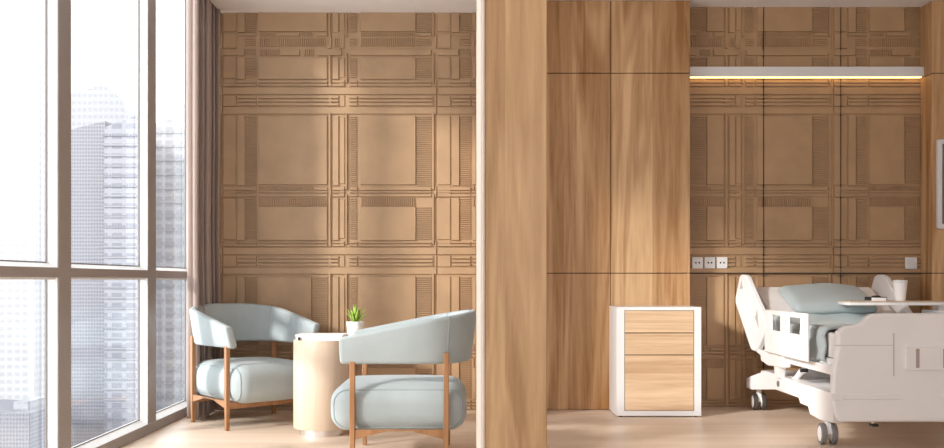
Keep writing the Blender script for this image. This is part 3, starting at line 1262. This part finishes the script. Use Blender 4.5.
# casters
def caster(x, y, yaw, tyre):
    yaw_m = Matrix.Rotation(yaw, 3, 'Z')
    R_, hw = 0.059, 0.015
    mb = MB()
    mb.lathe([(0.016, 0.0), (0.016, 0.05)], (x, y, 0.105), 16)
    pts = [(-0.012, -0.035, 0.06), (-0.012, 0.035, 0.06), (-0.012, 0.030, 0.118), (-0.012, -0.025, 0.118)]
    mb.prism([Vector((x, y, 0)) + yaw_m @ Vector(p) for p in pts], yaw_m @ Vector((0.024, 0, 0)))
    cs = mb.build('caster', BW, bed, smooth=True)
    for q in (-1, 1):
        for nm, prof_, mt in (('tyre', [(R_ - 0.016, -hw), (R_ - 0.004, -hw), (R_, -hw + 0.004), (R_, hw - 0.004), (R_ - 0.004, hw), (R_ - 0.016, hw)], tyre),
                              ('hub', [(0.004, -hw - 0.003), (R_ - 0.022, -hw - 0.003), (R_ - 0.015, -hw + 0.001), (R_ - 0.015, hw - 0.001), (R_ - 0.022, hw + 0.003), (0.004, hw + 0.003)], BW)):
            mb = MB()
            rings = []
            for r_, h_ in prof_:
                ring = []
                for i in range(36):
                    t = 2 * PI * i / 36
                    v = Vector((h_ + q * 0.029, r_ * math.cos(t), r_ * math.sin(t)))
                    ring.append(Vector((x, y, R_ + 0.0005)) + yaw_m @ v)
                rings.append(ring)
            mb.loft(rings, loop=(nm == 'tyre'))
            mb.build(nm, mt, cs, smooth=True)


caster(2.005, 5.27, math.radians(-6), M['grey'])
caster(BR - 0.04, 5.27, math.radians(8), M['grey'])
caster(2.045, 6.655, math.radians(-6), M['darkgrey'])
caster(BR - 0.08, 6.655, math.radians(5), M['darkgrey'])
mb = MB()
mb.tube([(X(873, 5.25), 5.25, 0.24), (X(873, 5.25), 5.25, 0.115)], 0.009, 10)
pd = mb.build('brake_pedal', M['steel'], bed, smooth=True)
mb = MB()
mb.box(X(871, 5.25), X(876.5, 5.25), 5.22, 5.28, 0.104, 0.118)
mb.build('pedal_pad', M['black'], pd, bevel=0.003)

# mattress: flat foot section, raised head section
mx0, mx1 = BL + 0.045, BR - 0.045
mp = [(5.115, 0.487), (6.09, 0.487), (6.735, 0.743), (6.69, 0.865), (6.66, 0.872), (6.07, 0.632), (5.13, 0.625), (5.115, 0.61)]
mb = MB()
mb.prism([(mx0, y, z) for y, z in mp], (mx1 - mx0, 0, 0))
o = mb.build('mattress', M['mattress'], None, bevel=0.025, seg=4)
tag(o, 'white mattress with raised head end on the hospital bed', 'mattress')


def mtop(y):
    if y < 6.07:
        return 0.627 + (y - 5.13) / (6.07 - 5.13) * 0.006
    return 0.632 + (y - 6.07) / (6.66 - 6.07) * 0.24


def cover(name, y0, y1, drop, m_, label, cat, lift, wob, seed):
    """a cloth lying over the mattress and hanging down its two sides"""
    rr = random.Random(seed)
    mb = MB()
    rows = []
    ny = 22
    for j in range(ny + 1):
        y = y0 + (y1 - y0) * j / ny
        zt = mtop(y) + lift
        r = 0.045
        xl, xr = mx0 - lift, mx1 + lift
        edge = drop + 0.006 * math.sin(j * 0.7 + seed)
        row = []
        fy = min(1.0, j / 2.0, (ny - j) / 2.0)
        for k in range(7):
            z = edge + (zt - r - edge) * k / 6
            row.append((xl - 0.006 * math.sin(k * 1.2 + j * 0.5 * wob), z))
        for k in range(1, 7):
            a = PI - PI / 2 * k / 6
            row.append((xl + r + r * math.cos(a), zt - r + r * math.sin(a)))
        for k in range(1, 24):
            x = xl + r + (xr - xl - 2 * r) * k / 24
            row.append((x, zt + 0.004 * math.sin(k * 0.9 + j * 0.4 * wob) + 0.003 * math.sin(j * 0.8 + k * 0.2)))
        for k in range(0, 7):
            a = PI / 2 - PI / 2 * k / 6
            row.append((xr - r + r * math.cos(a), zt - r + r * math.sin(a)))
        for k in range(1, 7):
            z = (zt - r) + (edge - (zt - r)) * k / 6
            row.append((xr + 0.004, z))
        rows.append([(x, y + 0.02 * (1 - fy) * 0 + 0.006 * math.sin(x * 9), z - 0.004 * (1 - fy)) for x, z in row])
    mb.loft(rows, closed_ring=False, caps=False)
    o = mb.build(name, m_, None, smooth=True, angle=180)
    s = o.modifiers.new('thickness', 'SOLIDIFY')
    s.thickness = 0.012
    s.offset = -1
    return tag(o, label, cat)


cover('bed_sheet', 5.60, 6.21, 0.50, M['linen2'], 'pale blue grey sheet on the middle of the bed behind the guard rail', 'sheet', 0.016, 1.0, 2)
cover('blanket', 5.265, 5.585, 0.468, M['linen'], 'blue grey blanket folded across the foot of the bed', 'blanket', 0.030, 0.6, 5)

# pillow leaning on the raised head section
mb = MB()
pw, ph_, pt = 0.278, 0.203, 0.060


def pil(v):
    ex = max(0.0, 1 - (abs(v.x) / pw) ** 3.0)
    ey = max(0.0, 1 - (abs(v.y) / ph_) ** 2.6)
    z = v.z * (0.12 + 0.88 * (ex * ey) ** 0.33) + 0.006 * math.sin(v.x * 14 + 1) * ex
    return Vector((v.x * (1 + 0.02 * math.cos(v.y * 9)), v.y * (1 - 0.05 * (v.x / pw) ** 2), z))


rounded_box(mb, 0, 0, 0, pw, ph_, pt, 0.05, 14, pil)
o = mb.build('pillow', M['linen'], None, smooth=True, angle=180)
o.location = (2.418, 6.365, 0.79)
o.rotation_euler = (math.radians(22), 0, 0)
tag(o, 'plump blue grey pillow at the raised head of the bed', 'pillow')

# ------------------------------------------------------------------ overbed table with cup and small box
t0, t1 = 5.86, 6.17
zt = 0.786
ot = thing('overbed_table', 'overbed table with pale wood top on the far side of the bed', 'table', (3.02, 6.03, 0))
xl = 2.365
cor = [(xl, t0), (3.12, t0), (3.12, t1), (xl + 0.06, t1), (xl + 0.03, t1 - 0.05), (xl - 0.005, t0 + 0.02)]
mb = MB()
mb.prism([(x, y, zt - 0.006) for x, y in cor], (0, 0, 0.006))
mb.build('table_top', M['ash'], ot)
mb = MB()
mb.prism([(x, y, zt - 0.024) for x, y in cor], (0, 0, 0.018))
mb.build('top_edge', BW, ot, bevel=0.002)
mb = MB()
mb.box(2.985, 3.055, 5.99, 6.07, 0.10, zt - 0.024)
mb.build('column', BW, ot, bevel=0.006)
mb = MB()
mb.box(2.99, 3.05, 5.80, 6.28, 0.060, 0.10)
mb.build('foot', BW, ot, bevel=0.006)
for y in (5.83, 6.25):
    mb = MB()
    mb.lathe([(0.03, -0.012), (0.03, 0.012)], (3.02, y, 0.0302), 20, 'X')
    mb.build('wheel', M['grey'], ot)
cx, cy = X(900.2, 6.05), 6.05
cu = thing('paper_cup', 'white takeaway cup with lid on the overbed table', 'cup', (cx, cy, zt))
mb = MB()
mb.lathe([(0.031, 0.0005), (0.032, 0.004), (0.0425, 0.118)], (cx, cy, zt), 36)
mb.build('cup_body', M['paper'], cu, smooth=True)
mb = MB()
mb.lathe([(0.045, 0.116), (0.046, 0.121), (0.0435, 0.130), (0.040, 0.134)], (cx, cy, zt), 36)
mb.build('lid', M['white'], cu, smooth=True)
b0, b1 = X(868.6, 6.03), X(883.0, 6.03)
sb = thing('small_box', 'small white box with black ends on the overbed table', 'box', ((b0 + b1) / 2, 6.03, zt))
mb = MB()
mb.box(b0, b1, 5.98, 6.08, zt + 0.0005, zt + 0.021)
mb.build('box_body', M['paper'], sb, bevel=0.002)
for a, b_ in ((b0 - 0.008, b0 + 0.001), (b1 - 0.001, b1 + 0.006)):
    mb = MB()
    mb.box(a, b_, 5.985, 6.075, zt + 0.004, zt + 0.026)
    mb.build('end_cap', M['black'], sb, bevel=0.002)
mb = MB()
mb.lathe([(0.030, 0.021), (0.030, 0.026), (0.022, 0.033), (0.006, 0.035)], ((b0 + b1) / 2 + 0.002, 6.03, zt), 24)
mb.build('dial', M['black'], sb, smooth=True)
